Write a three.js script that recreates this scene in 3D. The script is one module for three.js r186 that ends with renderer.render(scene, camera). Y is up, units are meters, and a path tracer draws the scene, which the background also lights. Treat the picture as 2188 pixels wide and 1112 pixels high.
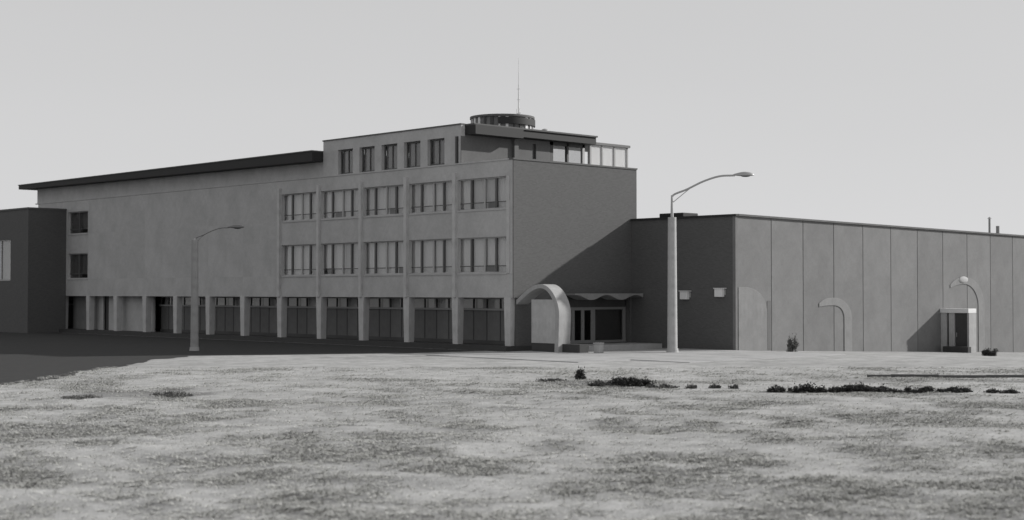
import * as THREE from 'three';
import { mergeGeometries } from 'three/addons/utils/BufferGeometryUtils.js';
import { RoundedBoxGeometry } from 'three/addons/geometries/RoundedBoxGeometry.js';

// ---------------------------------------------------------------- camera, sky, sun, exposure
const scene = new THREE.Scene();
const camera = new THREE.PerspectiveCamera(20.04, 2188 / 1112, 0.5, 3000);
const FWD = [-0.7244, -0.6894], RGT = [0.6894, -0.7244];      // view direction and its right hand, on the ground plan
camera.position.set(61.52, 3.11, 58.66);
{
  const p = Math.tan(THREE.MathUtils.degToRad(1.257));
  camera.lookAt(61.52 + FWD[0] * 100, 3.11 + p * 100, 58.66 + FWD[1] * 100);
}
const renderer = new THREE.WebGLRenderer({ antialias: true });
camera.focus = 72; camera.userData.fStop = 0.85;                  // an ordinary lens, opened wide
renderer.toneMapping = THREE.LinearToneMapping;
renderer.toneMappingExposure = 1.0;
renderer.shadowMap.enabled = true;

let seed = 20240611;
const rnd = () => { seed = (seed * 1664525 + 1013904223) >>> 0; return seed / 4294967296; };
const rr = (a, b) => a + (b - a) * rnd();
const hash = (i, j, s) => { let h = (i * 374761393 + j * 668265263 + s * 2147483647) | 0; h = Math.imul(h ^ (h >>> 13), 1274126177); h ^= h >>> 16; return (h >>> 0) / 4294967296; };
function vnoise(x, y, s = 0, period = 0) {
  const xi = Math.floor(x), yi = Math.floor(y), fx = x - xi, fy = y - yi;
  const u = fx * fx * fx * (fx * (fx * 6 - 15) + 10), v = fy * fy * fy * (fy * (fy * 6 - 15) + 10);
  const m = (a) => period ? ((a % period) + period) % period : a;
  const a = hash(m(xi), m(yi), s), b = hash(m(xi + 1), m(yi), s), c = hash(m(xi), m(yi + 1), s), d = hash(m(xi + 1), m(yi + 1), s);
  return a + (b - a) * u + (c - a) * v + (a - b - c + d) * u * v;
}
function fbm(x, y, oct = 4, s = 0, period = 0) {
  let t = 0, a = 0.5, n = 0;
  for (let k = 0; k < oct; k++) { t += a * vnoise(x, y, s + k * 17, period); n += a; a *= 0.5; x *= 2; y *= 2; period *= 2; }
  return t / n;
}
const sstep = (a, b, x) => { const t = Math.min(1, Math.max(0, (x - a) / (b - a))); return t * t * (3 - 2 * t); };

{ // grey sky: pale at the horizon, deeper overhead, with very faint drifts of thin cloud
  const W = 512, H = 256, d = new Float32Array(W * H * 4);
  for (let j = 0; j < H; j++) for (let i = 0; i < W; i++) {
    const el = Math.max(0, ((j + 0.5) / H - 0.5) * 180);
    let L = 0.31 + 0.355 * Math.exp(-el / 45);
    { const az = (i + 0.5) / W * 2 * Math.PI - Math.PI; L *= 1.015 + 0.05 * Math.cos(az - Math.atan2(-100, 50)) * Math.exp(-el / 40); }   // paler on the sun's side
    L *= 0.985 + 0.05 * fbm(i / W * 16, j / H * 40, 3, 5, 16);
    const o = (j * W + i) * 4; d[o] = L * 1.0; d[o + 1] = L * 1.0; d[o + 2] = L * 1.008; d[o + 3] = 1;
  }
  const sky = new THREE.DataTexture(d, W, H, THREE.RGBAFormat, THREE.FloatType);
  sky.mapping = THREE.EquirectangularReflectionMapping; sky.magFilter = THREE.LinearFilter; sky.minFilter = THREE.LinearFilter; sky.needsUpdate = true;
  scene.background = sky; scene.environment = sky;
}
const sun = new THREE.DirectionalLight(new THREE.Color(1, 0.985, 0.965), 3.9);
sun.position.set(50, 50, -100);                                // from behind the building, over its right hand end
sun.castShadow = true; sun.shadow.radius = 2;
Object.assign(sun.shadow.camera, { left: -110, right: 110, top: 110, bottom: -110, near: 1, far: 400 });
sun.shadow.mapSize.set(4096, 4096);
scene.add(sun, sun.target);

// ---------------------------------------------------------------- materials
function grain(size, fn) {
  const d = new Uint8Array(size * size * 4);
  for (let j = 0; j < size; j++) for (let i = 0; i < size; i++) {
    const v = Math.max(0, Math.min(255, Math.round(fn(i / size, j / size) * 255))), o = (j * size + i) * 4;
    d[o] = d[o + 1] = d[o + 2] = v; d[o + 3] = 255;
  }
  const t = new THREE.DataTexture(d, size, size); t.wrapS = t.wrapT = THREE.RepeatWrapping;
  t.magFilter = THREE.LinearFilter; t.minFilter = THREE.LinearMipmapLinearFilter; t.generateMipmaps = true; t.anisotropy = 8; t.needsUpdate = true;
  return t;
}
const rep = (t, per, srgb) => { const c = t.clone(); c.repeat.set(1 / per, 1 / per); if (srgb) c.colorSpace = THREE.SRGBColorSpace; c.needsUpdate = true; return c; };
const tConcrete = grain(512, (u, v) => 0.90 + 0.11 * (fbm(u * 6, v * 6, 5, 3, 6) - 0.5) + 0.07 * (fbm(u * 90, v * 90, 2, 9, 90) - 0.5) + 0.06 * (fbm(u * 24, v * 3, 3, 21, 3) - 0.5));
const tStain = grain(512, (u, v) => 0.90 + 0.08 * (fbm(u * 5, v * 5, 5, 63, 5) - 0.5) + 0.05 * (fbm(u * 90, v * 90, 2, 9, 90) - 0.5) + 0.05 * (fbm(u * 24, v * 24, 3, 65, 24) - 0.5) - 0.03 * sstep(0.45, 0.85, fbm(u * 7, v * 7, 5, 67, 7)));
const tBrick = grain(512, (u, v) => {
  const rows = 32, r = Math.floor(v * rows), off = (r % 2) * 0.5, cols = 12, cu = u * cols + off, c = Math.floor(cu);
  const fu = cu - c, fv = v * rows - r;
  const mortar = (fu < 0.05 || fv < 0.14) ? 1 : 0;
  return mortar ? 0.93 + 0.04 * (fbm(u * 60, v * 60, 2, 2, 60) - 0.5) : 0.84 + 0.08 * hash(((c % cols) + cols) % cols, r, 7) + 0.06 * (fbm(u * 80, v * 80, 2, 4, 80) - 0.5);
});
const tSpeck = grain(512, (u, v) => 0.84 + 0.22 * (fbm(u * 8, v * 8, 4, 31, 8) - 0.5) + 0.16 * (fbm(u * 120, v * 120, 2, 33, 120) - 0.5));
const tFine = grain(256, (u, v) => fbm(u * 40, v * 40, 3, 51, 40));
function mat(a, o = {}) {
  const m = new THREE.MeshStandardMaterial({ roughness: o.rough ?? 0.85, metalness: o.metal ?? 0 });
  m.color.setRGB(a * (o.r ?? 1), a, a * (o.b ?? 1));
  if (o.map) m.map = rep(o.map, o.per ?? 3, true);
  if (o.bump) { m.bumpMap = rep(o.bump, o.bper ?? o.per ?? 1, false); m.bumpScale = o.bs ?? 0.004; }
  return m;
}
const M = {
  concrete: mat(0.60, { map: tStain, per: 9, bump: tFine, bper: 0.8, bs: 0.003 }),
  concreteB: mat(0.585, { map: tStain, per: 7.3, bump: tFine, bper: 0.8, bs: 0.003 }),
  column: mat(0.64, { map: tConcrete, per: 2.6 }),
  brick: mat(0.132, { map: tBrick, per: 2.4, bump: tBrick, bs: 0.003 }),
  panel: mat(0.240, { map: tStain, per: 6.1, bump: tFine, bper: 0.6, bs: 0.003 }),
  panelB: mat(0.228, { map: tStain, per: 5.2, bump: tFine, bper: 0.6, bs: 0.003 }),
  panelC: mat(0.250, { map: tStain, per: 7.3, bump: tFine, bper: 0.6, bs: 0.003 }),
  relief: mat(0.285, { map: tConcrete, per: 3.1, bump: tFine, bper: 0.6, bs: 0.003 }),
  pentWall: mat(0.175, { map: tConcrete, per: 5.1 }),
  joint: mat(0.24),
  fascia: mat(0.022, { rough: 0.7 }),
  coping: mat(0.15, { map: tConcrete, per: 3 }),
  roofing: mat(0.14, { map: tSpeck, per: 2 }),
  darkFrame: mat(0.045, { rough: 0.5 }),
  midFrame: mat(0.30, { rough: 0.5 }), dimFrame: mat(0.10, { rough: 0.5 }),
  greyFrame: mat(0.40, { rough: 0.5 }),
  doorFrame: mat(0.22, { rough: 0.5 }),
  darkPanel: mat(0.07, { rough: 0.45, map: tConcrete, per: 3 }),
  infill: [0.15, 0.17, 0.135].map((a) => mat(a, { rough: 0.5, map: tConcrete, per: 2.3 })),
  greyPanel: mat(0.27, { rough: 0.6, map: tConcrete, per: 3 }),
  plaster: mat(0.40),
  curtain: mat(0.78, { rough: 1 }),
  curtainB: mat(0.62, { rough: 1 }),
  white: mat(0.76, { rough: 0.6 }),
  roomPost: mat(0.30, { rough: 0.6 }),
  arch: mat(0.46, { map: tConcrete, per: 2.2, bump: tFine, bper: 0.5, bs: 0.003 }),
  archPanel: mat(0.55, { map: tConcrete, per: 2.2 }),
  canopy: mat(0.30, { map: tConcrete, per: 2.2 }),
  plinth: mat(0.06, { map: tConcrete, per: 2 }),
  steel: mat(0.42, { rough: 0.45, metal: 0.55 }),
  greyPaint: mat(0.17, { rough: 0.6 }),
  pole: mat(0.52, { map: tConcrete, per: 1.6 }),
  poleGrey: mat(0.42, { map: tConcrete, per: 1.6 }),
  mast: mat(0.72, { rough: 0.5 }),
  shadeAsphalt: mat(0.034, { rough: 1, map: tSpeck, per: 3.2, bump: tFine, bper: 0.5, bs: 0.004 }),
  slabs: [0.52, 0.49, 0.55].map((a) => mat(a, { map: tConcrete, per: 3, bump: tFine, bper: 0.5, bs: 0.003 })),
  kerb: mat(0.12, { map: tConcrete, per: 1.4 }),
  bark: mat(0.05),
};
M.glass = new THREE.MeshPhysicalMaterial({ transmission: 1, thickness: 0, roughness: 0.03, ior: 1.5 }); M.glass.color.setRGB(0.9, 0.9, 0.9);
M.haze = new THREE.MeshPhysicalMaterial({ transmission: 0.55, thickness: 0, roughness: 0.9, ior: 1.5 }); M.haze.color.setRGB(0.9, 0.9, 0.9);
M.smoke = new THREE.MeshPhysicalMaterial({ transmission: 1, thickness: 0, roughness: 0.05, ior: 1.5 }); M.smoke.color.setRGB(0.35, 0.35, 0.36);
M.leaf = new THREE.MeshStandardMaterial({ roughness: 0.9, side: THREE.DoubleSide, vertexColors: true }); M.leaf.color.setRGB(1, 1, 1);

// ---------------------------------------------------------------- helpers
const used = new Map();
function numbered(n) { const k = used.get(n) ?? 0; used.set(n, k + 1); return k ? `${n}_${String(k).padStart(3, '0')}` : n; }
function metricUV(g, ox = 0, oy = 0) {                        // uv in metres, laid on by each face's own direction
  const p = g.attributes.position, n = g.attributes.normal, uv = new Float32Array(p.count * 2);
  for (let i = 0; i < p.count; i++) {
    const ax = Math.abs(n.getX(i)), ay = Math.abs(n.getY(i)), az = Math.abs(n.getZ(i));
    const [a, b] = ay > ax && ay > az ? [p.getX(i), p.getZ(i)] : ax > az ? [p.getZ(i), p.getY(i)] : [p.getX(i), p.getY(i)];
    uv[2 * i] = a + ox; uv[2 * i + 1] = b + oy;
  }
  g.setAttribute('uv', new THREE.BufferAttribute(uv, 2)); return g;
}
// a box from corner to corner
function bx(x0, x1, y0, y1, z0, z1) { const g = new THREE.BoxGeometry(x1 - x0, y1 - y0, z1 - z0); g.translate((x0 + x1) / 2, (y0 + y1) / 2, (z0 + z1) / 2); return metricUV(g); }
function rbx(x0, x1, y0, y1, z0, z1, r = 0.02) { const g = new RoundedBoxGeometry(x1 - x0, y1 - y0, z1 - z0, 2, r); g.translate((x0 + x1) / 2, (y0 + y1) / 2, (z0 + z1) / 2); return metricUV(g); }
function join(list) { return mergeGeometries(list.map((g) => { const h = g.index ? g.toNonIndexed() : g; for (const k of Object.keys(h.attributes)) if (!['position', 'normal', 'uv'].includes(k)) h.deleteAttribute(k); return h; })); }
function mesh(name, g, m, parent) {
  const o = new THREE.Mesh(g, m); o.name = parent && parent !== scene ? name : numbered(name); o.castShadow = o.receiveShadow = true;
  (parent ?? scene).add(o); return o;
}
function thing(name, label, category, pos = [0, 0, 0], turn = 0, group) {
  const o = new THREE.Group(); o.name = numbered(name); o.position.set(...pos); o.rotation.y = turn;
  o.userData = { label, category }; if (group) o.userData.group = group; scene.add(o); return o;
}
function partGroup(name, parent, pos = [0, 0, 0], turn = 0) { const o = new THREE.Group(); o.name = name; o.position.set(...pos); o.rotation.y = turn; parent.add(o); return o; }
function structure(o) { o.userData.kind = 'structure'; return o; }

// ---------------------------------------------------------------- ground
const toView = (x, z) => { const dx = x - 61.52, dz = z - 58.66; return [dx * RGT[0] + dz * RGT[1], dx * FWD[0] + dz * FWD[1]]; };
const fromView = (X, Z) => [61.52 + RGT[0] * X + FWD[0] * Z, 58.66 + RGT[1] * X + FWD[1] * Z];
const lotSide = (x, z) => ((x + 8) - (z - 17)) / Math.SQRT2;   // > 0: on the field side of the asphalt edge
function fieldMask(x, z) {
  const [, Z] = toView(x, z);
  return sstep(0.2, 2.5, lotSide(x, z)) * (1 - sstep(52, 72, Z));
}
function baseHeight(x, z) {
  return -0.3 - 0.031 * Math.max(0, -10.2 - z) * sstep(0, 8, x) - 0.004 * Math.max(0, -10.2 - z) * sstep(14, 30, x);
}
function height(x, z) {
  const m = fieldMask(x, z);
  let h = baseHeight(x, z);
  if (m > 0) h += m * (0.22 * (fbm(x * 0.22, z * 0.22, 3, 71) - 0.5) + (1 - 0.6 * sstep(36, 50, toView(x, z)[1])) * (0.15 * (fbm(x * 0.8, z * 0.8, 3, 81) - 0.5) + 0.035 * (fbm(x * 3.1, z * 3.1, 2, 91) - 0.5)));
  return h;
}
const patch = (x, z) => {                                      // 0 bare pale soil .. 1 dark weedy growth
  const a = fbm(x * 0.30 + 7, z * 0.30, 3, 101), b = fbm(x * 0.8, z * 0.8 + 3, 3, 111);
  return sstep(0.37, 0.70, 0.45 * a + 0.55 * b);
};
// beds of darker soil and weeds: [right of the line of sight, distance, half width, half depth]
const BEDS = [[3.7, 54.5, 2.4, 3.2], [12.6, 50.4, 3.4, 1.3], [-12.6, 49.5, 2.6, 3.6], [-4, 57, 1.6, 1.0], [16.5, 56.5, 3.4, 1.2], [-1, 66, 3.0, 1.6]];
const bed = (x, z) => {
  const [X, Z] = toView(x, z), n = fbm(x * 0.9, z * 0.9, 4, 141) - 0.5; let t = 0;
  BEDS.forEach(([cx, cz, w, d], i) => { const r = Math.hypot((X - cx) / w, (Z - cz) / d) + 1.5 * n; t = Math.max(t, (1 - sstep(0.6, 1.15, r)) * (i < 3 ? 1 : 0.6)); });
  return t;
};
{
  const xs = [], zs = [];
  for (let x = -900; x < -44; x += 60) xs.push(x); for (let x = -44; x < 44; x += 0.28) xs.push(x); for (let x = 44; x <= 900; x += 60) xs.push(x);
  for (let z = -300; z < 4; z += 40) zs.push(z); for (let z = 4; z < 16; z += 1) zs.push(z);
  for (let z = 16; z < 60; z += 0.25) zs.push(z); for (let z = 60; z < 130; z += 0.8) zs.push(z); for (let z = 130; z <= 1400; z += 60) zs.push(z);
  const nx = xs.length, nz = zs.length, pos = new Float32Array(nx * nz * 3), col = new Float32Array(nx * nz * 3), uv = new Float32Array(nx * nz * 2), idx = [];
  for (let j = 0; j < nz; j++) for (let i = 0; i < nx; i++) {
    const k = j * nx + i, [x, z] = fromView(xs[i], zs[j]);
    pos[3 * k] = x; pos[3 * k + 1] = height(x, z); pos[3 * k + 2] = z; uv[2 * k] = x; uv[2 * k + 1] = z;
    const near = 1 - sstep(0.42, 0.58, (zs[j] - 30) / 40 + 0.9 * (fbm(x * 0.16, z * 0.16, 4, 151) - 0.5));   // distance fade painted into the dark patches, with a ragged border
    const p = patch(x, z), big = fbm(x * 0.11, z * 0.11, 3, 121);
    const v = (1.0 - 0.46 * p * (0.3 + 0.7 * near)) * (0.88 + 0.24 * big) * (1 - 0.5 * bed(x, z));
    col[3 * k] = v * 1.0; col[3 * k + 1] = v; col[3 * k + 2] = v * 0.99;
  }
  for (let j = 0; j < nz - 1; j++) for (let i = 0; i < nx - 1; i++) { const a = j * nx + i, b = a + 1, c = a + nx, d = c + 1; idx.push(a, b, c, b, d, c); }
  const g = new THREE.BufferGeometry();
  g.setAttribute('position', new THREE.BufferAttribute(pos, 3)); g.setAttribute('color', new THREE.BufferAttribute(col, 3)); g.setAttribute('uv', new THREE.BufferAttribute(uv, 2));
  g.setIndex(idx); g.computeVertexNormals();
  const m = mat(0.60, { map: tSpeck, per: 4.7, bump: tFine, bper: 1.1, bs: 0.014, rough: 1 }); m.vertexColors = true;
  structure(mesh('ground', g, m));
}
function sheet(name, pts, y, m) {
  const s = new THREE.Shape(pts.map(([x, z]) => new THREE.Vector2(x, -z))), g = new THREE.ShapeGeometry(s); g.rotateX(-Math.PI / 2); g.translate(0, y, 0); metricUV(g);
  return structure(mesh(name, g, m));
}
// asphalt over the facade's ground shadow, coloured dark to deepen the shade; ragged edge
{
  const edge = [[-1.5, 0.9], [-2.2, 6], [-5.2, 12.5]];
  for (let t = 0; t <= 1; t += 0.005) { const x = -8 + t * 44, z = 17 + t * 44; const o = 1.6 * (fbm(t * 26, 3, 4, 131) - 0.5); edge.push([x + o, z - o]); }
  sheet('shade_asphalt', [[-110, 0.9], ...edge, [36, 110], [-110, 110]], -0.29, M.shadeAsphalt);
}
// concrete forecourt slabs by the entrance
{
  const f = structure(new THREE.Group()); f.name = 'forecourt_pavement'; scene.add(f);
  for (let i = 0; i < 8; i++) for (let j = 0; j < 9; j++) {
    const x0 = 0.7 + i * 1.9, z0 = -9.9 + j * 1.9; if (z0 < -3.4 && x0 < 2.7) continue;
    if (i > 5 && j > 6) continue;
    mesh('slab', bx(x0 + 0.01, x0 + 1.89, -0.4, -0.262 + rr(-0.006, 0.006), z0 + 0.01, z0 + 1.89), M.slabs[(i * 5 + j * 3 + (i * j) % 2) % 3], f);
  }
}
// kerb on the right
{
  const k = thing('kerb', 'low concrete kerb of short stones on the field at the far right', 'kerb', [0, 0, 0]);
  for (let i = 0; i < 11; i++) {
    const [x, z] = fromView(14.6 + i * 0.96, 58.6 + i * 0.05);
    const o = mesh('kerb_stone', rbx(-0.47, 0.47, -0.2, 0.11, -0.08, 0.08, 0.02), M.kerb, k);
    o.position.set(x, height(x, z), z); o.rotation.y = Math.atan2(-RGT[1], RGT[0]);
  }
}

// ---------------------------------------------------------------- the office building
const BAY = 4.6, S0 = 0.47, NB = 13, LEN = 60.7, TOP = 10.8, DEPTH = 10.7;
const colX = (n) => -(S0 + n * BAY);
const office = thing('office_building', 'long three storey concrete office building with a windowed penthouse and dark eaves', 'building');
{
  const P = (name, g, m) => mesh(name, g, m, office);
  // closed shell: plinth, floors, roof, end and rear walls, inner core
  P('plinth', bx(-LEN, 0.06, -0.6, 0, -DEPTH, 0.62), M.plinth);
  P('floor_slab', bx(-LEN + 0.3, -0.3, 3.55, 3.9, -DEPTH + 0.3, -0.32), M.plaster);
  P('floor_slab', bx(-LEN + 0.3, -0.3, 7.15, 7.5, -DEPTH + 0.3, -0.32), M.plaster);
  P('roof_slab', bx(-LEN + 0.3, -0.3, TOP - 0.4, TOP - 0.15, -DEPTH + 0.3, -0.32), M.roofing);
  P('inner_wall', bx(-LEN + 0.3, -3.5, 0.003, TOP - 0.4, -6.2, -6.0), M.plaster);
  P('soffit', bx(-LEN + 0.3, -0.3, 2.803, 2.95, -1.72, -0.31), M.plaster);
  P('rear_wall', bx(-LEN, -0.302, 0.003, TOP, -DEPTH, -DEPTH + 0.3), M.concrete);
  P('side_wall', bx(-LEN, -LEN + 0.3, 0.003, TOP, -DEPTH + 0.3, -0.3), M.concrete);
  // brick end wall with the entrance opening
  const e0 = -4.15, e1 = -10.05, eh = 2.95;
  P('brick_end_wall', join([bx(-0.3, 0, 0.003, TOP, e0, -0.302), bx(-0.06, 0, 2.8, TOP, -0.302, 0), bx(-0.3, 0, eh, TOP, e1, e0), bx(-0.3, 0, 0.003, TOP, -DEPTH, e1)]), M.brick);
  P('end_wall_coping', bx(-0.34, 0.05, TOP + 0.002, TOP + 0.1, -DEPTH - 0.04, 0.045), M.coping);
  P('roof_coping', bx(-LEN - 0.03, -0.342, TOP + 0.002, TOP + 0.09, -0.34, 0.045), M.concreteB);

  // upper facade, bay by bay
  const bands = [[2.8, 4.22], [6.36, 7.98], [9.88, TOP]];
  const wins = [[4.22, 6.36], [7.98, 9.88]];
  for (let n = 0; n < NB; n++) {
    const xr = n === 0 ? -0.062 : colX(n), xl = Math.max(-LEN, colX(n + 1));
    const hasWin = n < 5 || n === 11, partial = n === 11;
    bands.forEach(([a, b], k) => P('spandrel_panel', bx(xl, xr, a, b, -0.3, 0), (n + k) % 2 ? M.concrete : M.concreteB));
    wins.forEach(([a, b], k) => {
      if (!hasWin) { P('wall_panel', bx(xl, xr, a, b, -0.3, 0), (n + k) % 2 ? M.concreteB : M.concrete); return; }
      const w0 = partial ? -54.7 : xl + 0.2, w1 = partial ? -51.2 : (n === 0 ? -0.55 : xr - 0.2);
      P('window_jamb', bx(xl, w0, a, b, -0.3, 0), M.concrete);
      P('window_jamb', bx(w1, xr, a, b, -0.3, 0), M.concrete);
      const W = partGroup('window', office);
      mesh('sill', bx(w0 + 0.002, w1 - 0.002, a - 0.06, a + 0.03, -0.2, 0.05), M.concreteB, W);
      const N = partial ? 2 : 4, step = (w1 - w0) / N;
      const fz0 = -0.25, fz1 = -0.16;
      mesh('frame', join([bx(w0, w1, a + 0.03, a + 0.1, fz0, fz1), bx(w0, w1, b - 0.07, b, fz0, fz1), bx(w0, w0 + 0.06, a + 0.1, b - 0.07, fz0, fz1), bx(w1 - 0.06, w1, a + 0.1, b - 0.07, fz0, fz1)]), M.concreteB, W);
      const splits = [w0 + 0.06];
      for (let q = 1; q < N; q++) {
        const mx = w0 + q * step + (q === 2 ? 0.1 : 0), dark = q !== 2, mm = M.dimFrame;
        mesh('mullion', bx(mx - (dark ? 0.07 : 0.06), mx + (dark ? 0.07 : 0.06), a + 0.1, b - 0.07, fz0, fz1 + 0.02), dark ? mm : M.greyFrame, W); splits.push(mx);
      }
      splits.push(w1 - 0.06);
      for (let q = 0; q < N; q++) {
        const p0 = splits[q] + (q ? 0.07 : 0), p1 = splits[q + 1] - (q < N - 1 ? 0.07 : 0), tr = a + 0.44;
        mesh('transom', bx(p0, p1, tr - 0.025, tr + 0.025, fz0 + 0.01, fz1), M.dimFrame, W);
        mesh('pane', bx(p0, p1, tr + 0.03, b - 0.07, -0.212, -0.204), M.glass, W);
        mesh('pane', bx(p0, p1, a + 0.1, tr - 0.03, -0.212, -0.204), M.glass, W);
        // folded curtain hung just behind the glass; its drop and width differ from pane to pane
        const drop = hash(n, q + 5 * k, 3) < 0.15 ? a + 0.5 : a + 0.06, c0 = p0 - (q ? 0.1 : 0.34), c1 = p1 + 0.05 - (n < 2 && hash(n, q, 8 + k) < 0.4 ? 0.2 : 0);
        const nf = 28, cp = [], ci = [];
        for (let f = 0; f <= nf; f++) { const cx = c0 + (c1 - c0) * f / nf, cz = -0.42 + 0.035 * Math.sin(f * 1.7) + 0.015 * Math.sin(f * 0.6 + n); cp.push(cx, drop, cz, cx, b + 0.02, cz); if (f < nf) { const i = f * 2; ci.push(i, i + 2, i + 1, i + 1, i + 2, i + 3); } }
        const cg = new THREE.BufferGeometry(); cg.setAttribute('position', new THREE.Float32BufferAttribute(cp, 3)); cg.setIndex(ci); cg.computeVertexNormals(); metricUV(cg);
        mesh('curtain', cg, partial ? M.infill[k] : hash(n, q, 12 + k) < 0.7 ? M.curtain : M.curtainB, W).material.side = THREE.DoubleSide;
      }
    });
    // thin vertical fin at the bay line
    if (n > 0 && n < 6) P('fin', bx(colX(n) - 0.13, colX(n) + 0.13, 2.8, TOP - 0.5, 0.002, 0.17), M.column);
  }
  P('corner_pier', bx(-0.545, -0.304, 4.22, 9.88, 0.003, 0.06), M.column);
  // ground floor colonnade
  for (let n = 0; n < NB; n++) {
    const cx = colX(n), g = new THREE.BoxGeometry(0.56, 2.8, 0.5, 1, 4, 1); const p = g.attributes.position;
    for (let i = 0; i < p.count; i++) { const t = (1.4 - p.getY(i)) / 2.8; p.setX(i, p.getX(i) * (1 - 0.2 * t)); p.setZ(i, p.getZ(i) * (1 - 0.12 * t)); }
    g.computeVertexNormals(); g.translate(cx, 1.4, -0.2); metricUV(g); P('column', g, M.column);
  }
  const zr = -1.45;
  for (let n = 0; n < NB; n++) {
    const xr = n === 0 ? -0.302 : colX(n), xl = Math.max(-LEN + 0.302, colX(n + 1)), w = xr - xl;
    if (n < 9 || n === 12) {
      const F = partGroup('shop_front', office);
      mesh('ledge', bx(xl, xr, 2.02, 2.14, zr - 0.1, zr + 0.16), M.midFrame, F);
      mesh('head', bx(xl, xr, 2.7, 2.802, zr - 0.1, zr + 0.06), M.midFrame, F);
      mesh('base', bx(xl, xr, 0.003, 0.22, zr - 0.1, zr + 0.06), M.darkPanel, F);
      for (let q = 0; q < 4; q++) {
        const p0 = xl + w * q / 4, p1 = xl + w * (q + 1) / 4;
        mesh('mullion', bx(p0 - 0.001, p0 + 0.06, 0.22, 2.02, zr - 0.06, zr + 0.01), M.darkFrame, F);
        mesh('mullion', bx(p0 - 0.001, p0 + 0.08, 2.14, 2.7, zr - 0.06, zr + 0.03), M.darkFrame, F);
        mesh('clerestory_pane', bx(p0 + 0.08, p1, 2.14, 2.7, zr - 0.03, zr - 0.02), M.glass, F);
        mesh('infill_panel', bx(p0 + 0.06, p1 - 0.002, 0.22, 2.02, zr - 0.03, zr - 0.01), M.infill[(n * 3 + q * q) % 3], F);
      }
      mesh('blind', bx(xl + 0.1, xr - 0.1, 2.12, 2.75, zr - 0.3, zr - 0.28), n % 3 === 1 ? M.curtain : M.curtainB, F);
    } else {
      // blank bays with boarded panels and narrow dark doors
      const F = partGroup('panelled_bay', office), dx = xl + w * (n === 10 ? 0.22 : 0.62), dw = n === 11 ? 0 : 0.95;
      if (dw) {
        mesh('infill_panel', bx(xl, dx, 0.003, 2.8, zr + 0.5, zr + 0.62), M.concreteB, F);
        mesh('infill_panel', bx(dx + dw, xr, 0.003, 2.8, zr + 0.5, zr + 0.62), M.concrete, F);
        mesh('door', bx(dx + 0.03, dx + dw - 0.03, 0.003, 2.25, zr + 0.36, zr + 0.42), M.darkPanel, F);
        mesh('door_head', bx(dx, dx + dw, 2.25, 2.8, zr + 0.36, zr + 0.44), M.darkPanel, F);
      } else {
        mesh('infill_panel', bx(xl, xr, 0.003, 2.8, zr + 0.3, zr + 0.42), M.greyPanel, F);
      }
    }
  }
  // attic storey and deep dark eaves along the left part
  const AX = -18.45;
  P('attic_wall', bx(-LEN, AX - 0.012, TOP + 0.095, 12.3, -DEPTH, -0.12), M.concreteB);
  {
    const prof = new THREE.Shape([[-62.2, 12.16], [AX - 0.01, 11.85], [AX - 0.01, 12.5], [-62.2, 12.5]].map(([x, y]) => new THREE.Vector2(x, y)));
    const g = new THREE.ExtrudeGeometry(prof, { depth: DEPTH + 1.7, bevelEnabled: false }); g.translate(0, 0, -DEPTH - 0.8); metricUV(g); P('eaves_fascia', g, M.fascia);
    P('eaves_roof_edge', bx(-62.26, AX - 0.01, 12.502, 12.57, -DEPTH - 0.86, 0.95), M.coping);
  }
  // penthouse: pilasters and recessed dark windows along the front
  const PX0 = AX, PX1 = -4.55, PT = 13.2, PZ = -10.8;
  P('penthouse_roof', bx(PX0, PX1 - 0.01, 12.94, 13.14, PZ + 0.02, -0.3), M.roofing);
  P('penthouse_header', bx(PX0, PX1 - 0.002, 12.52, PT, -0.3, -0.005), M.concrete);
  P('penthouse_coping', bx(PX0 - 0.05, PX1 + 0.02, PT + 0.002, PT + 0.08, -0.34, 0.05), M.coping);
  P('penthouse_side_wall', bx(PX0, PX0 + 0.25, TOP + 0.095, 12.52, PZ + 0.25, -0.3), M.concrete);
  const cs = [-16.0, -13.72, -11.42, -9.16, -6.88];
  let left = PX0;
  cs.forEach((c, i) => {
    P('pilaster', bx(left, c - 0.8, TOP + 0.095, 12.52, -0.3, 0.0), i % 2 ? M.concrete : M.concreteB); left = c + 0.8;
    const W = partGroup('penthouse_window', office);
    mesh('frame', join([bx(c - 0.8, c + 0.8, TOP + 0.095, TOP + 0.2, -0.34, -0.24), bx(c - 0.8, c + 0.8, 12.42, 12.52, -0.34, -0.24), bx(c - 0.8, c - 0.73, TOP + 0.2, 12.42, -0.34, -0.24), bx(c + 0.73, c + 0.8, TOP + 0.2, 12.42, -0.34, -0.24), bx(c - 0.03, c + 0.03, TOP + 0.2, 12.42, -0.34, -0.25)]), M.dimFrame, W);
    for (const s of [-1, 1]) mesh('pane', bx(s < 0 ? c - 0.73 : c + 0.03, s < 0 ? c - 0.03 : c + 0.73, TOP + 0.2, 12.42, -0.3, -0.29), M.glass, W);
    mesh('blind', bx(c - 0.76, c + 0.76, rr(10.95, 11.1), 12.46, -0.40, -0.38), M.greyPanel, W);
  });
  P('pilaster', bx(left, -5.1, TOP + 0.095, 12.52, -0.3, 0), M.concrete);
  P('downpipe', bx(-4.95, -4.83, TOP + 0.1, 12.5, -0.03, 0.1), M.darkFrame);
  P('pilaster', bx(-4.8, PX1 - 0.052, TOP + 0.095, 12.52, -0.32, 0), M.concreteB);
  P('end_strip', bx(PX1 - 0.05, PX1, TOP + 0.095, 12.519, -0.32, -0.003), M.pentWall);
  // penthouse end: wall, slot window, glazed corner under the deep roof
  const GZ = -7.55;
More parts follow.
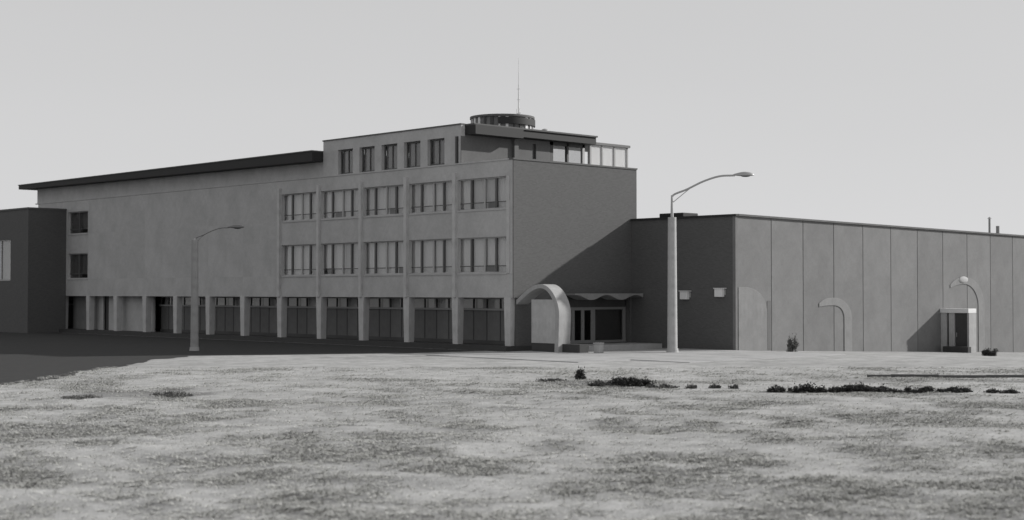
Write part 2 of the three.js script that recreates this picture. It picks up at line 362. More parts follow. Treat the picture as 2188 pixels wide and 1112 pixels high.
  P('penthouse_end_wall', join([bx(PX1 - 0.25, PX1 + 0.0, TOP + 0.095, 12.7, -6.0, -0.322), bx(PX1 - 0.25, PX1, TOP + 0.095, 11.5, -6.32, -6.0), bx(PX1 - 0.25, PX1, 12.45, 12.7, -6.32, -6.0), bx(PX1 - 0.25, PX1, TOP + 0.095, 12.7, GZ, -6.32)]), M.pentWall);
  P('slot_window', bx(PX1 - 0.16, PX1 - 0.12, 11.5, 12.45, -6.32, -6.0), M.darkPanel);
  P('penthouse_end_roof', bx(-9.0, PX1 + 0.7, 12.72, 13.16, PZ - 0.3, -4.3), M.fascia);
  P('penthouse_deep_eave', bx(-9.0, PX1 + 0.95, 12.6, 13.16, -4.298, -0.31), M.fascia);
  P('penthouse_pier', bx(PX1 + 0.003, PX1 + 0.2, TOP + 0.095, 12.6, -4.6, -4.25), M.pentWall);
  P('penthouse_end_roof_edge', bx(-9.0, PX1 + 0.8, 13.162, 13.26, PZ - 0.36, -0.36), M.coping);
  {
    const W = partGroup('corner_glazing', office);
    const post = (z, w, m) => mesh('post', bx(PX1 - 0.2, PX1 - 0.02, TOP + 0.095, 12.72, z - w, z + w), m, W);
    post(GZ - 0.16, 0.16, M.darkFrame); post(-9.2, 0.08, M.darkFrame); post(PZ + 0.12, 0.1, M.greyFrame);
    mesh('sill', bx(PX1 - 0.22, PX1, TOP + 0.095, TOP + 0.3, PZ + 0.02, GZ), M.greyFrame, W);
    mesh('head', bx(PX1 - 0.2, PX1 - 0.02, 12.5, 12.719, PZ + 0.02, GZ), M.darkFrame, W);
    mesh('pane', bx(PX1 - 0.12, PX1 - 0.11, TOP + 0.3, 12.5, -9.12, GZ - 0.32), M.glass, W);
    mesh('pane', bx(PX1 - 0.12, PX1 - 0.11, TOP + 0.3, 12.5, PZ + 0.22, -9.28), M.glass, W);
    mesh('pane', bx(-8.6, PX1 - 0.21, TOP + 0.3, 12.7, PZ + 0.1, PZ + 0.11), M.glass, W);
    mesh('post', bx(-8.8, -8.6, TOP + 0.095, 12.72, PZ + 0.02, PZ + 0.2), M.greyFrame, W);
  }
  P('penthouse_rear_wall', bx(PX0, -8.81, TOP + 0.095, 12.9, PZ, PZ + 0.25), M.concrete);
  P('penthouse_inner_wall', bx(-9.0, -8.82, TOP + 0.095, 12.7, PZ + 0.27, -0.4), M.plaster);
  // pale glazed room on the rear block
  P('rear_block', bx(-30, -4.2, -0.5, TOP, -15.3, -DEPTH - 0.002), M.concrete);
  {
    const W = partGroup('pale_roof_room', office), x1 = -4.55, x0 = -8.2, z0 = -15.0, z1 = -10.92, y0 = TOP + 0.002, y1 = 12.95;
    mesh('roof', bx(x0 - 0.1, x1 + 0.1, y1 - 0.16, y1, z0 - 0.1, z1 - 0.2), M.panelC, W);
    mesh('sill', bx(x1 - 0.12, x1, y0, y0 + 0.45, z0, z1 - 0.2), M.panelC, W);
    for (const z of [z0 + 0.09, z0 + 1.35, z0 + 2.55, z1 - 0.4]) mesh('post', bx(x1 - 0.12, x1 - 0.002, y0 + 0.45, y1 - 0.16, z - 0.07, z + 0.07), M.roomPost, W);
    for (const [a, b] of [[z0 + 0.16, z0 + 1.28], [z0 + 1.42, z0 + 2.48], [z0 + 2.62, z1 - 0.47]]) { mesh('pane', bx(x1 - 0.07, x1 - 0.06, y0 + 0.45, y1 - 0.16, a, b), M.haze, W); }
    for (const x of [x0, -6.4, x1 - 0.13]) mesh('post', bx(x, x + 0.11, y0, y1 - 0.16, z0, z0 + 0.12), M.roomPost, W);
    for (const [a, b] of [[x0 + 0.11, -6.4], [-6.29, x1 - 0.13]]) mesh('pane', bx(a, b, y0, y1 - 0.16, z0 + 0.05, z0 + 0.06), M.glass, W);
  }
  // entrance: recessed doors and side light under a scalloped shell canopy
  {
    const xd = -0.34;
    P('entrance_floor', bx(-3.2, 0.06, 0.004, 0.02, e1, e0), M.coping);
    P('entrance_header', bx(xd - 0.12, xd, 2.2, eh, e1, e0), M.darkPanel);
    P('lobby_wall', bx(-3.3, -3.2, 0.02, 3.4, e1 - 0.4, e0 + 0.4), M.greyPanel);
    P('entrance_ceiling', bx(-3.2, -0.302, eh + 0.002, eh + 0.1, e1 - 0.3, e0 + 0.3), M.plaster);
    const zs = [-4.45, -5.3, -6.15, -7.0];
    P('entrance_jamb', bx(xd - 0.07, xd, 0.02, 2.2, -4.45, e0), M.doorFrame);
    for (let i = 0; i < 3; i++) {
      const D = partGroup('entrance_door', office), a = zs[i + 1], b = zs[i];
      mesh('stile', bx(xd - 0.07, xd, 0.02, 2.2, b - 0.14, b), M.doorFrame, D);
      mesh('stile', bx(xd - 0.07, xd, 0.02, 2.2, a, a + 0.14), M.doorFrame, D);
      mesh('rail', bx(xd - 0.07, xd, 2.02, 2.2, a + 0.14, b - 0.14), M.doorFrame, D);
      mesh('rail', bx(xd - 0.07, xd, 0.02, 0.2, a + 0.14, b - 0.14), M.doorFrame, D);
      mesh('pane', bx(xd - 0.04, xd - 0.03, 0.2, 2.02, a + 0.14, b - 0.14), M.smoke, D);
      mesh('handle', bx(xd, xd + 0.06, 0.95, 1.3, a + 0.05, a + 0.09), M.steel, D);
    }
    const L = partGroup('side_light', office);
    mesh('frame', join([bx(xd - 0.07, xd, 0.02, 2.2, -7.25, -7.0), bx(xd - 0.07, xd, 0.02, 2.2, e1, e1 + 0.3), bx(xd - 0.07, xd, 2.05, 2.2, e1 + 0.3, -7.25), bx(xd - 0.07, xd, 0.02, 0.16, e1 + 0.3, -7.25)]), M.doorFrame, L);
    mesh('pane', bx(xd - 0.04, xd - 0.03, 0.16, 2.05, e1 + 0.3, -7.25), M.glass, L);
    mesh('blind', bx(xd - 0.3, xd - 0.28, 0.1, 2.2, e1 + 0.1, -7.05), M.darkPanel, L);
    P('entrance_step', rbx(0.065, 2.6, -0.5, -0.02, -10.1, -3.6, 0.02), M.slabs[1]);
    // canopy: a flat topped slab with a scalloped underside
    const under = (d) => 2.80 - 0.15 * Math.cos((d - 5.4) / 2.65 * Math.PI * 2), N = 64, sh = new THREE.Shape();
    sh.moveTo(4.0, 3.04); sh.lineTo(10.05, 3.04);
    for (let i = N; i >= 0; i--) { const d = 4.0 + 6.05 * i / N; sh.lineTo(d, under(d)); }
    const g = new THREE.ExtrudeGeometry(sh, { depth: 1.1, bevelEnabled: false, steps: 1 });
    g.rotateY(Math.PI / 2); g.translate(0.004, 0, 0); metricUV(g);   // shape x runs along the wall, depth out from it
    P('entrance_canopy', g, M.canopy);
  }
}

// drum on the penthouse roof
{
  const d = thing('roof_drum', 'round ribbed plant drum with a dark band on top of the penthouse roof', 'plant drum', [-8.46, 13.14, -7.06]);
  mesh('body', metricUV(new THREE.CylinderGeometry(2.0, 2.0, 1.25, 48).translate(0, 0.63, 0)), M.panel, d);
  mesh('lid', metricUV(new THREE.CylinderGeometry(2.12, 2.12, 0.14, 48).translate(0, 1.33, 0)), M.coping, d);
  for (let i = 0; i < 26; i++) {
    const a = i / 26 * Math.PI * 2; const dir = a * 180 / Math.PI;
    const wide = hash(i, 3, 5) * 0.07 + 0.05;
    const o = mesh('rib', bx(-wide, wide, 0.02, 1.25, -0.04, 0.04), hash(i, 1, 9) < 0.45 ? M.darkFrame : M.white, d);
    o.position.set(Math.sin(a) * 2.02, 0, Math.cos(a) * 2.02); o.rotation.y = a;
  }
  const band = new THREE.CylinderGeometry(2.16, 2.16, 0.42, 32, 1, true, Math.PI * 0.22, Math.PI * 0.62); band.translate(0, 0.98, 0); metricUV(band);
  const inner = new THREE.CylinderGeometry(2.10, 2.10, 0.42, 32, 1, true, Math.PI * 0.22, Math.PI * 0.62); inner.translate(0, 0.98, 0); metricUV(inner);
  const ring = new THREE.RingGeometry(2.10, 2.16, 32, 1, -Math.PI * 0.5 + Math.PI * 0.22, Math.PI * 0.62); ring.rotateX(Math.PI / 2); const r1 = ring.clone().translate(0, 0.77, 0), r2 = ring.clone().translate(0, 1.19, 0); metricUV(r1); metricUV(r2);
  const bm = M.fascia.clone(); bm.side = THREE.DoubleSide;
  mesh('louvre_band', join([band, inner, r1, r2]), bm, d);
}
{ // mast on the drum
  const m = thing('radio_mast', 'thin pale radio mast rising from the round rooftop drum', 'antenna', [-7.9, 14.54, -8.0]);
  mesh('base_frame', join([bx(-0.16, -0.12, 0, 0.6, -0.02, 0.02), bx(0.12, 0.16, 0, 0.6, -0.02, 0.02), bx(-0.16, 0.16, 0.28, 0.32, -0.02, 0.02), bx(-0.2, 0.2, 0, 0.05, -0.2, 0.2)]), M.mast, m);
  mesh('pole', new THREE.CylinderGeometry(0.03, 0.045, 2.2, 10).translate(0, 1.1, 0), M.mast, m);
  mesh('whip', new THREE.CylinderGeometry(0.012, 0.022, 1.75, 8).translate(0, 3.05, 0), M.mast, m);
  for (const y of [1.2, 1.9]) mesh('crossbar', bx(-0.16, 0.16, y - 0.012, y + 0.012, -0.012, 0.012), M.mast, m);
}
{ // small rooftop ventilator near the drum
  const v = thing('roof_ventilator', 'small mushroom ventilator on the penthouse roof right of the drum', 'ventilator', [-6.0, 13.26, -8.55]);
  mesh('stem', new THREE.CylinderGeometry(0.12, 0.14, 0.3, 12).translate(0, 0.15, 0), M.steel, v);
  mesh('cowl', new THREE.SphereGeometry(0.26, 16, 8, 0, Math.PI * 2, 0, Math.PI / 2).scale(1, 0.7, 1).translate(0, 0.28, 0), M.greyFrame, v);
}

// ---------------------------------------------------------------- annex at the left end
{
  const a = thing('annex_building', 'dark flat roofed annex projecting from the far left end of the facade', 'building');
  const P = (n, g, m) => mesh(n, g, m, a);
  P('brick_side_wall', bx(-55.3, -55.0, -0.6, 10.05, 0.003, 3.4), M.brick);
  P('front_wall', join([bx(-58.3, -55.302, -0.6, 10.05, 3.1, 3.398), bx(-62.3, -58.3, -0.6, 4.1, 3.1, 3.398), bx(-62.3, -58.3, 7.6, 10.05, 3.1, 3.398), bx(-78, -62.3, -0.6, 10.05, 3.1, 3.398)]), M.brick);
  P('back_wall', bx(-78, -55.302, -0.6, 10.05, -6.0, -5.7), M.brick).visible = true;
  P('end_wall', bx(-78, -77.7, -0.6, 10.05, -5.7, 3.1), M.brick);
  P('flat_roof', bx(-77.7, -55.302, 9.7, 9.95, -5.7, 3.1), M.roofing);
  P('parapet_coping', join([bx(-78.05, -54.95, 10.052, 10.2, 3.05, 3.46), bx(-55.36, -54.95, 10.052, 10.2, 0.004, 3.05)]), M.coping);
  const W = partGroup('window', a);
  mesh('frame', join([bx(-62.3, -58.3, 4.1, 4.2, 3.18, 3.3), bx(-62.3, -58.3, 7.5, 7.6, 3.18, 3.3), bx(-58.4, -58.3, 4.2, 7.5, 3.18, 3.3), bx(-60.35, -60.25, 4.2, 7.5, 3.18, 3.3), bx(-62.3, -62.2, 4.2, 7.5, 3.18, 3.3)]), M.greyFrame, W);
  mesh('pane', bx(-60.25, -58.4, 4.2, 7.5, 3.23, 3.24), M.glass, W); mesh('pane', bx(-62.2, -60.35, 4.2, 7.5, 3.23, 3.24), M.glass, W);
  mesh('blind', bx(-62.2, -58.35, 4.2, 7.6, 3.0, 3.02), M.midFrame, W);
}

// ---------------------------------------------------------------- the low wing on the right
const WX = 8.12, WZ = -10.2;
const topAt = (e) => 7.58 - 0.0095 * e;
{
  const w = thing('low_wing_building', 'low wing with a dark brick return and pale vertical concrete panels', 'building');
  const P = (n, g, m) => mesh(n, g, m, w);
  P('brick_return_wall', bx(0.003, WX - 0.16, -1.0, 7.58, WZ - 0.3, WZ), M.brick);
  P('corner_post', bx(WX - 0.158, WX + 0.05, -1.0, 7.58, WZ - 0.16, WZ + 0.03), M.panelB);
  P('return_coping', bx(-0.0, WX + 0.14, 7.582, 7.70, WZ - 0.34, WZ + 0.1), M.fascia);
  const seams = [0.17, 3.5, 6.75, 10.05, 13.35, 16.65, 19.95, 23.25, 26.55, 29.85, 33.15, 36.45, 39.75, 43.05];
  P('backing_wall', bx(WX - 0.5, WX - 0.14, -2.2, 7.1, WZ - 43, WZ - 0.3), M.joint);
  for (let i = 0; i < seams.length - 1; i++) {
    const a = seams[i] + 0.036, b = seams[i + 1] - 0.036, ta = topAt(a), tb = topAt(b);
    const s = new THREE.Shape([new THREE.Vector2(a, -2.2), new THREE.Vector2(b, -2.2), new THREE.Vector2(b, tb), new THREE.Vector2(a, ta)]);
    const g = new THREE.ExtrudeGeometry(s, { depth: 0.13, bevelEnabled: true, bevelSize: 0.012, bevelThickness: 0.012, bevelSegments: 1 });
    g.rotateY(Math.PI / 2); g.translate(WX - 0.13, 0, WZ); metricUV(g, i * 1.7, i * 0.9);
    P('wall_panel', g, [M.panel, M.panelB, M.panelC][(i * 2 + (i > 4)) % 3]);
    const c = new THREE.ExtrudeGeometry(new THREE.Shape([new THREE.Vector2(seams[i], topAt(seams[i]) + 0.016), new THREE.Vector2(seams[i + 1] - 0.004, topAt(seams[i + 1]) + 0.016), new THREE.Vector2(seams[i + 1] - 0.004, topAt(seams[i + 1]) + 0.13), new THREE.Vector2(seams[i], topAt(seams[i]) + 0.13)]), { depth: 0.7, bevelEnabled: false });
    c.rotateY(Math.PI / 2); c.translate(WX - 0.55, 0, WZ); metricUV(c);
    P('coping_strip', c, M.coping);
  }
  P('flat_roof', bx(-7.6, WX - 0.502, 6.95, 7.1, WZ - 43, WZ - 0.31), M.roofing);
  P('rear_wall', bx(-7.9, -7.6, -1, 7.5, WZ - 43, -15.4), M.brick);
  P('end_wall', bx(-7.6, WX - 0.5, -2.2, 7.1, WZ - 43.3, WZ - 43), M.brick);
}
function roofVent(x, z, y, w, h, d, label) { const v = thing('roof_vent', label, 'roof vent', [x, y, z]); mesh('curb', bx(-w / 2, w / 2, 0, h * 0.6, -d / 2, d / 2), M.fascia, v); mesh('cap', rbx(-w / 2 - 0.15, w / 2 + 0.15, h * 0.6 + 0.002, h, -d / 2 - 0.12, d / 2 + 0.12, 0.04), M.fascia, v); return v; }
roofVent(3.0, -11.2, 7.1, 1.6, 0.86, 1.2, 'flat dark roof vent above the dark brick return wall');
{
  const v = thing('flue_stack', 'thin grey flue pipes on the roof at the far right', 'flue', [6.6, 7.1, -42.8]);
  mesh('pipe', new THREE.CylinderGeometry(0.08, 0.08, 1.5, 14).translate(0, 0.75, 0), M.midFrame, v);
  mesh('pipe', new THREE.CylinderGeometry(0.13, 0.13, 0.95, 14).translate(0.5, 0.475, -0.3), M.midFrame, v);
  mesh('rain_cap', new THREE.ConeGeometry(0.17, 0.12, 14).translate(0, 1.58, 0), M.midFrame, v);
}
// two white box lights on the dark brick wall
for (const [x, y, label] of [[4.4, 2.92, 'white box wall light on dark brick, beside the tall lamp post'], [7.05, 3.08, 'white box wall light on dark brick nearest the pale corner']]) {
  const l = thing('wall_light', label, 'wall light', [x, y, WZ], 0, 'wall lights on the dark brick return');
  mesh('back_plate', bx(-0.36, 0.36, -0.12, 0.2, 0.002, 0.03), M.greyFrame, l);
  mesh('lamp_box', rbx(-0.26, 0.3, -0.24, 0.24, 0.03, 0.3, 0.03), M.white, l);
  mesh('hood', rbx(-0.3, 0.46, 0.242, 0.29, 0.03, 0.36, 0.015), M.white, l);
}

// ---------------------------------------------------------------- arched porch at the brick corner
{
  const W = 3.45, hs = 2.95, hc = 3.85, depth = 0.95;
  const t = thing('arched_porch', 'arched concrete porch with a grey screen at the brick corner beside the entrance', 'porch', [0.02, -0.3, -0.2]);
  const outer = new THREE.Path(); outer.moveTo(0, hs); outer.bezierCurveTo(W * 0.22, hs + (hc - hs) * 0.55, W * 0.36, hc, W * 0.58, hc); outer.bezierCurveTo(W * 0.8, hc, W * 1.0, hs * 1.0, W, hs * 0.72);
  const op = outer.getPoints(24), th = 0.2, sh = new THREE.Shape();
  sh.moveTo(0, hs); op.slice(1).forEach((p) => sh.lineTo(p.x, p.y)); sh.lineTo(W - 0.1, -0.4); sh.lineTo(W - 0.36, -0.4); sh.lineTo(W - 0.26, hs * 0.72);
  const ip = op.map((p, i) => { const a = op[Math.max(0, i - 1)], b = op[Math.min(op.length - 1, i + 1)], L = Math.hypot(b.x - a.x, b.y - a.y), k = th + 0.05 * sstep(0.6, 1, i / (op.length - 1)); return [p.x + (b.y - a.y) / L * k, p.y - (b.x - a.x) / L * k]; });
  ip.slice(1, -1).reverse().forEach(([x, y]) => sh.lineTo(Math.max(0, x), y)); sh.lineTo(0, hs - th * 1.1);
  const g = new THREE.ExtrudeGeometry(sh, { depth, bevelEnabled: true, bevelSize: 0.02, bevelThickness: 0.02, bevelSegments: 1 }); g.translate(0.025, 0, -depth); metricUV(g);
  mesh('arch_shell', g, M.arch, t);
  const pl = W * 0.33, pr = W - 0.3, pz = -0.12;
  mesh('screen_panel', rbx(pl, pr, 0.52, hs + 0.05, pz - 0.1, pz, 0.01), M.archPanel, t);
  mesh('plinth', rbx(pl + 0.2, W + 1.3, -0.4, 0.5, pz - 0.95, pz - 0.202, 0.03), M.plinth, t);
  mesh('plinth', rbx(pl, pr - 0.06, -0.4, 0.516, pz - 0.1, pz - 0.02, 0.01), M.plinth, t);
}
// flat topped door porch at the far end of the panelled wall
{
  const e = 22.9, y0 = baseHeight(10, WZ - e), W = 2.15, D = 1.0, H = 3.0;
  const t = thing('door_porch', 'small flat roofed porch with a dark door at the far right', 'porch', [WX + 0.016, y0, WZ - e]);
  mesh('side_pier', rbx(0.0, 0.44, -0.4, H - 0.3, -0.3, 0, 0.02), M.archPanel, t);
  mesh('side_pier', rbx(0.62, 1.02, -0.4, H - 0.3, -0.3, 0, 0.02), M.archPanel, t);
  mesh('slot', bx(0.44, 0.62, -0.4, H - 0.3, -0.26, -0.2), M.darkPanel, t);
  mesh('lintel', rbx(0.0, W, H - 0.298, H, -D, 0.08, 0.02), M.white, t);
  const d = mesh('door', rbx(1.02, W - 0.15, 0.05, H - 0.302, -0.24, -0.16, 0.01), M.darkPanel, t);
  mesh('handle', bx(1.12, 1.16, 1.05, 1.35, -0.16, -0.1), M.steel, d);
  mesh('side_wall', rbx(W - 0.148, W - 0.004, -0.4, H - 0.3, -D + 0.02, -0.01, 0.01), M.arch, t);
  mesh('rear_wall', bx(0.0, W - 0.15, -0.4, H - 0.3, -D + 0.02, -D + 0.14), M.arch, t);
  mesh('plinth', rbx(0.55, W + 0.3, -0.4, 0.42, 0.25, 0.7, 0.03), M.plinth, t);
}
// raised arches on the panelled wall
function reliefArch(e0, e1, y0, yc, filled, label) {           // along the wall from e0 to e1, crown at yc
  const w = e1 - e0, t = thing('relief_arch', label, 'wall relief', [WX + 0.014, y0, WZ - e0], Math.PI / 2, 'raised arches on the pale wall');
  const h = yc - y0, sp = h * 0.6, sh = new THREE.Shape();
  if (filled) { sh.moveTo(0, -0.4); sh.lineTo(0, h); sh.lineTo(w * 0.2, h); sh.bezierCurveTo(w * 0.65, h, w, h - (h - sp) * 0.4, w, sp); sh.lineTo(w, -0.4); }
  else {
    const b = 0.85; sh.moveTo(w, -0.4); sh.lineTo(w, sp); sh.bezierCurveTo(w, h * 0.86, w * 0.72, h, w * 0.42, h); sh.bezierCurveTo(w * 0.2, h, w * 0.1, h * 0.96, 0, h * 0.9);
    sh.lineTo(0, h * 0.9 - 0.2); sh.bezierCurveTo(w * 0.12, h * 0.96 - 0.36, w * 0.22, h - 0.46, w * 0.42, h - 0.46); sh.bezierCurveTo(w * 0.62, h - 0.46, w - b, h * 0.78, w - b, sp); sh.lineTo(w - b, -0.4);
  }
  const g = new THREE.ExtrudeGeometry(sh, { depth: 0.03, bevelEnabled: true, bevelSize: 0.015, bevelThickness: 0.012, bevelSegments: 1, curveSegments: 20 }); metricUV(g);
  mesh('arch_face', g, M.relief, t);
  return t;
}
{
  const a = reliefArch(0.25, 3.0, -0.3, 3.4, true, 'filled half arch raised on the pale wall beside the dark brick corner');
  mesh('dark_strip', bx(2.80, 3.2, 0.0, 2.9, 0.0, 0.02), M.pentWall, a);  // flat strip of darker colour, with no depth behind it
  reliefArch(8.4, 12.0, -0.6, 2.75, false, 'thin raised arch midway along the pale panel wall');
  const c = reliefArch(24.2, 28.9, -0.98, 4.15, false, 'tall raised arch with a white rounded keystone above the door porch');
  mesh('keystone', new THREE.SphereGeometry(1, 24, 12).scale(0.62, 0.24, 0.12).translate(1.75, 4.98, 0.04), M.archPanel, c);
}
{ // short bollard by the first porch
  const [x, z] = [5.6, -1.2];
  const b = thing('bollard', 'short pale concrete bollard right of the dark porch plinth', 'bollard', [x, -0.262, z]);
  mesh('post', rbx(-0.2, 0.2, 0, 0.5, -0.2, 0.2, 0.03), M.arch, b);
  mesh('cap', rbx(-0.23, 0.23, 0.502, 0.58, -0.23, 0.23, 0.03), M.arch, b);
}

// ---------------------------------------------------------------- street lamps
function lamp(pos, scale, label, h, joinH, arm, rise, rad, metal = M.steel, tube = 0.055, shaft = M.pole) {
  const t = thing('street_lamp', label, 'street lamp', pos, Math.atan2(-RGT[1], RGT[0]), 'street lamps in front of the building');
  mesh('footing', new THREE.CylinderGeometry(rad * 1.12, rad * 1.22, 0.22, 16).translate(0, 0.1, 0), M.pole, t);
  mesh('concrete_pole', metricUV(new THREE.CylinderGeometry(rad * 0.82, rad, joinH, 16).translate(0, joinH / 2, 0)), shaft, t);
  mesh('steel_spigot', new THREE.CylinderGeometry(0.06, 0.09, h - joinH, 12).translate(0, (h + joinH) / 2, 0), M.steel, t);
  const c = new THREE.CatmullRomCurve3([[0, -0.12, 0], [0.06, 0.0, 0], [0.24 * arm, 0.3 * rise, 0], [0.5 * arm, 0.7 * rise, 0], [0.76 * arm, 0.96 * rise, 0], [arm, rise, 0]].map(([x, y, z]) => new THREE.Vector3(x, h + y, z)));
  const A = mesh('arm', new THREE.TubeGeometry(c, 32, tube, 8), metal, t);
  mesh('bracket', new THREE.TubeGeometry(new THREE.CatmullRomCurve3([new THREE.Vector3(0, h - 0.45, 0), new THREE.Vector3(0.16 * arm, h + 0.02 * rise, 0), new THREE.Vector3(0.3 * arm, h + 0.38 * rise, 0)]), 12, tube * 0.45, 6), metal, A);
  // cobra head: a flattened tapering shell over a lens
  const g = new THREE.SphereGeometry(1, 24, 14), p = g.attributes.position;
  for (let i = 0; i < p.count; i++) { let x = p.getX(i), y = p.getY(i), z = p.getZ(i); const tp = 0.62 + 0.38 * sstep(-1, 0.2, x); p.setXYZ(i, x * 0.62 * scale, (y > 0 ? y * 0.19 : y * 0.07) * tp * scale, z * 0.24 * tp * scale); }
  g.computeVertexNormals(); g.translate(arm + 0.48 * scale, h + rise + 0.02, 0);
  const H = mesh('lamp_head', g, metal, t);
  mesh('lens', new THREE.SphereGeometry(0.2 * scale, 16, 8, 0, Math.PI * 2, Math.PI / 2, Math.PI / 2).scale(1.4, 0.35, 0.8).translate(arm + 0.6 * scale, h + rise - 0.02, 0), M.darkPanel, H);
}
lamp([7.63, -0.26, -5.1], 1, 'tall street lamp with curved arm before the dark brick wall', 8.85, 7.6, 3.55, 1.12, 0.29);
lamp([-13.4, -0.29, 12.9], 0.8, 'shorter grey street lamp standing on the dark paving', 6.55, 6.45, 2.0, 0.62, 0.24, M.greyPaint, 0.026, M.poleGrey);

// ---------------------------------------------------------------- plants
function leafGeometry(n, rx, ry, rz, size, tone, seedIn, upright = 0) {
  let s = seedIn; const R = () => { s = (s * 1103515245 + 12345) & 0x7fffffff; return s / 0x7fffffff; };
  const pos = [], col = [], nor = [];
  const v = new THREE.Vector3(), a = new THREE.Vector3(), b = new THREE.Vector3();
  const clumps = Array.from({ length: 14 }, () => { const th = R() * 6.283, r = Math.sqrt(R()) * 0.95, q = 1 - 0.6 * r; return [Math.cos(th) * r * rx, (0.1 + 0.8 * R() * q) * ry, Math.sin(th) * r * rz, 0.16 + 0.26 * R()]; });
  for (let i = 0; i < n; i++) {
    const c = clumps[Math.floor(R() * clumps.length)], th = R() * 6.283, ph = Math.acos(2 * R() - 1), r = c[3] * Math.cbrt(R());
    const far = R() < 0.12 ? 1.9 : 1;
    v.set(c[0] + far * Math.sin(ph) * Math.cos(th) * r * rx, Math.max(0.01, c[1] + far * Math.cos(ph) * r * ry * 1.1), c[2] + Math.sin(ph) * Math.sin(th) * r * rz);
    a.set(R() - 0.5, (R() - 0.5) + upright, R() - 0.5).normalize().multiplyScalar(size * (0.6 + 0.8 * R())); b.set(R() - 0.5, R() - 0.5, R() - 0.5).cross(a).normalize().multiplyScalar(size * 0.32);
    const q = [v.clone().sub(b), v.clone().add(b), v.clone().add(a)];
    const nn = new THREE.Vector3().crossVectors(q[1].clone().sub(q[0]), q[2].clone().sub(q[0])).normalize(), t = tone * (0.6 + 0.8 * R());
    for (const k of q) { pos.push(k.x, k.y, k.z); nor.push(nn.x, nn.y, nn.z); col.push(t, t, t * 0.97); }
  }
  const g = new THREE.BufferGeometry(); g.setAttribute('position', new THREE.Float32BufferAttribute(pos, 3)); g.setAttribute('normal', new THREE.Float32BufferAttribute(nor, 3)); g.setAttribute('color', new THREE.Float32BufferAttribute(col, 3));
  return g;
}
let shrubNo = 0;
function shrub(name, category, X, Z, rx, ry, rz, n, tone, label, group, size = 0.09, up = 0) {
  const [x, z] = fromView(X, Z), t = thing(name, label, category, [x, height(x, z) - 0.02, z], Math.atan2(-RGT[1], RGT[0]), group);
  mesh('foliage', leafGeometry(n, rx, ry, rz, size, tone, 977 + 131 * shrubNo++, up), M.leaf, t);
  const st = [];
  for (let i = 0; i < 4; i++) { const c = new THREE.CylinderGeometry(0.008, 0.018, ry * 0.6, 5); c.translate(0, ry * 0.3, 0); c.rotateZ(rr(-0.5, 0.5)); c.rotateY(rr(0, 6)); st.push(c); }
  mesh('stems', join(st), M.bark, t);
}
// view plan coordinates: metres right of the line of sight, metres from the camera
const SH = 'low dark shrubs on the field';
shrub('low_shrub', 'shrub', 2.65, 57.3, 0.22, 0.46, 0.22, 900, 0.05, 'small upright dark shrub standing left of the mounded one', SH, 0.08, 0.4);
shrub('low_shrub', 'shrub', 4.35, 53.6, 0.8, 0.38, 0.45, 1900, 0.05, 'mounded dark shrub below the entrance forecourt', SH);
shrub('low_shrub', 'shrub', 3.3, 53.9, 0.6, 0.18, 0.4, 800, 0.10, 'thin flat shrub between the upright and the mounded shrubs', SH);
shrub('low_shrub', 'shrub', 5.35, 52.9, 0.55, 0.13, 0.3, 600, 0.10, 'low sparse shrub trailing right of the mounded shrub', SH);
shrub('low_shrub', 'shrub', 1.6, 56.6, 0.6, 0.13, 0.4, 500, 0.13, 'low sparse shrub trailing left of the upright shrub', SH);
[[6.4, 'leftmost'], [7.22, 'middle'], [7.92, 'rightmost']].forEach(([X, w]) => shrub('grass_clump', 'grass clump', X, 52.6, 0.2, 0.17, 0.16, 420, 0.10, `${w} of three tiny dark clumps right of the mounded shrub`, 'tiny dark clumps on the field', 0.06, 0.7));
shrub('low_shrub', 'shrub', 9.05, 50.6, 0.27, 0.28, 0.2, 700, 0.05, 'small round shrub just left of the long shrub row', SH);
[[10.1, 0.6, 0.30], [10.95, 0.65, 0.26], [11.85, 0.5, 0.36], [12.6, 0.45, 0.24], [13.4, 0.55, 0.22], [14.25, 0.5, 0.24], [15.1, 0.5, 0.17]].forEach(([X, r, h], i) =>
  shrub('row_shrub', 'shrub', X, 50.5 + 0.12 * (i % 2), r, h, 0.28, 1500, [0.035, 0.05, 0.05, 0.055, 0.06, 0.045, 0.06][i], ['dark shrub at the left end of the long low row', 'second shrub of the long low row from its left end', 'tallest shrub of the long low row', 'fourth shrub of the long low row, right of the tallest', 'fifth shrub of the long low row', 'dark sixth shrub of the long low row', 'thin last shrub at the right end of the long row'][i], 'shrubs of the long low row'));
shrub('low_shrub', 'shrub', 16.7, 50.2, 0.5, 0.15, 0.25, 800, 0.06, 'flat shrub at the right edge past the long row', SH);
shrub('wall_bush', 'bush', 28.6, 88, 0.5, 0.52, 0.4, 1400, 0.04, 'small round dark bush beside the arched porch at far right', undefined, 0.09);
shrub('young_conifer', 'conifer', 16.45, 86.5, 0.32, 0.95, 0.3, 1100, 0.13, 'narrow young evergreen against the pale panel wall', undefined, 0.1, 0.8);
[[-11.2, 48.6, 0.65, 0.17, 'dark weed clump nearest the dark paving edge, right of two'], [-13.6, 46.6, 0.6, 0.12, 'flat dark weed clump near the left edge of the field']].forEach(([X, Z, r, h, l]) => shrub('weed_clump', 'weeds', X, Z, r, h, 0.5, 500, 0.15, l, 'weed clumps by the car park', 0.07, 0.8));

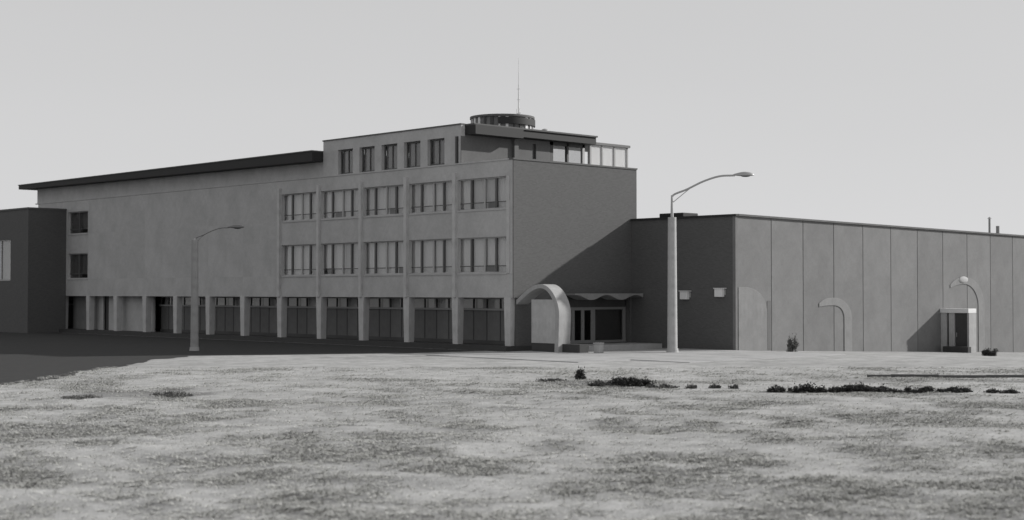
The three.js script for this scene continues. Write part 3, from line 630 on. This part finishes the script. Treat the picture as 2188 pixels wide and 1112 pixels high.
// dry grass over the field
{
  const blades = [];
  for (let i = 0; i < 9; i++) {
    const a = i / 9 * 6.283 + hash(i, 1, 1), l = 0.07 + 0.09 * hash(i, 2, 2), w = 0.008, lean = 0.3 + 0.5 * hash(i, 3, 3), ox = 0.04 * (hash(i, 4, 4) - 0.5), oz = 0.04 * (hash(i, 5, 5) - 0.5);
    const dx = Math.cos(a), dz = Math.sin(a), tx = -dz * w, tz = dx * w, mx = dx * l * lean * 0.35, mz = dz * l * lean * 0.35, ex = dx * l * lean, ez = dz * l * lean;
    blades.push(ox - tx, 0, oz - tz, ox + tx, 0, oz + tz, ox + mx, l * 0.6, oz + mz, ox + mx - tx * 0.8, l * 0.55, oz + mz - tz * 0.8, ox + mx + tx * 0.8, l * 0.6, oz + mz + tz * 0.8, ox + ex, l, oz + ez);
  }
  const g = new THREE.BufferGeometry(); g.setAttribute('position', new THREE.Float32BufferAttribute(blades, 3)); g.computeVertexNormals();
  const N = 70000, spots = [];
  while (spots.length < N) {
    const Z = 17 + 50 * Math.pow(rnd(), 1.25), X = (rnd() * 2 - 1) * (Z * 0.38 + 2), [x, z] = fromView(X, Z);
    if (lotSide(x, z) < -0.5) continue;
    const p = patch(x, z); if (rnd() > 0.15 + 0.85 * p) continue;
    spots.push([x, z, p]);
  }
  const m = new THREE.MeshStandardMaterial({ roughness: 1, side: THREE.DoubleSide }); m.color.setRGB(1, 1, 1);
  const im = new THREE.InstancedMesh(g, m, N), d = new THREE.Object3D(), c = new THREE.Color();
  spots.forEach(([x, z, p], i) => {
    d.position.set(x, height(x, z) - 0.012, z); d.rotation.set(0, rnd() * 6.283, 0); const s = 0.45 + 0.6 * rnd() + 0.3 * p; d.scale.set(s * 1.4, s * 0.42, s * 1.4); d.updateMatrix(); im.setMatrixAt(i, d.matrix);
    const t = (0.58 - 0.16 * p) * (0.75 + 0.5 * rnd()); c.setRGB(t, t, t * 0.96); im.setColorAt(i, c);
  });
  im.name = 'dry_grass'; im.castShadow = im.receiveShadow = true; im.userData = { label: 'short dry grass growing over the rough foreground field', category: 'grass', kind: 'stuff' };
  scene.add(im);
}

renderer.render(scene, camera);
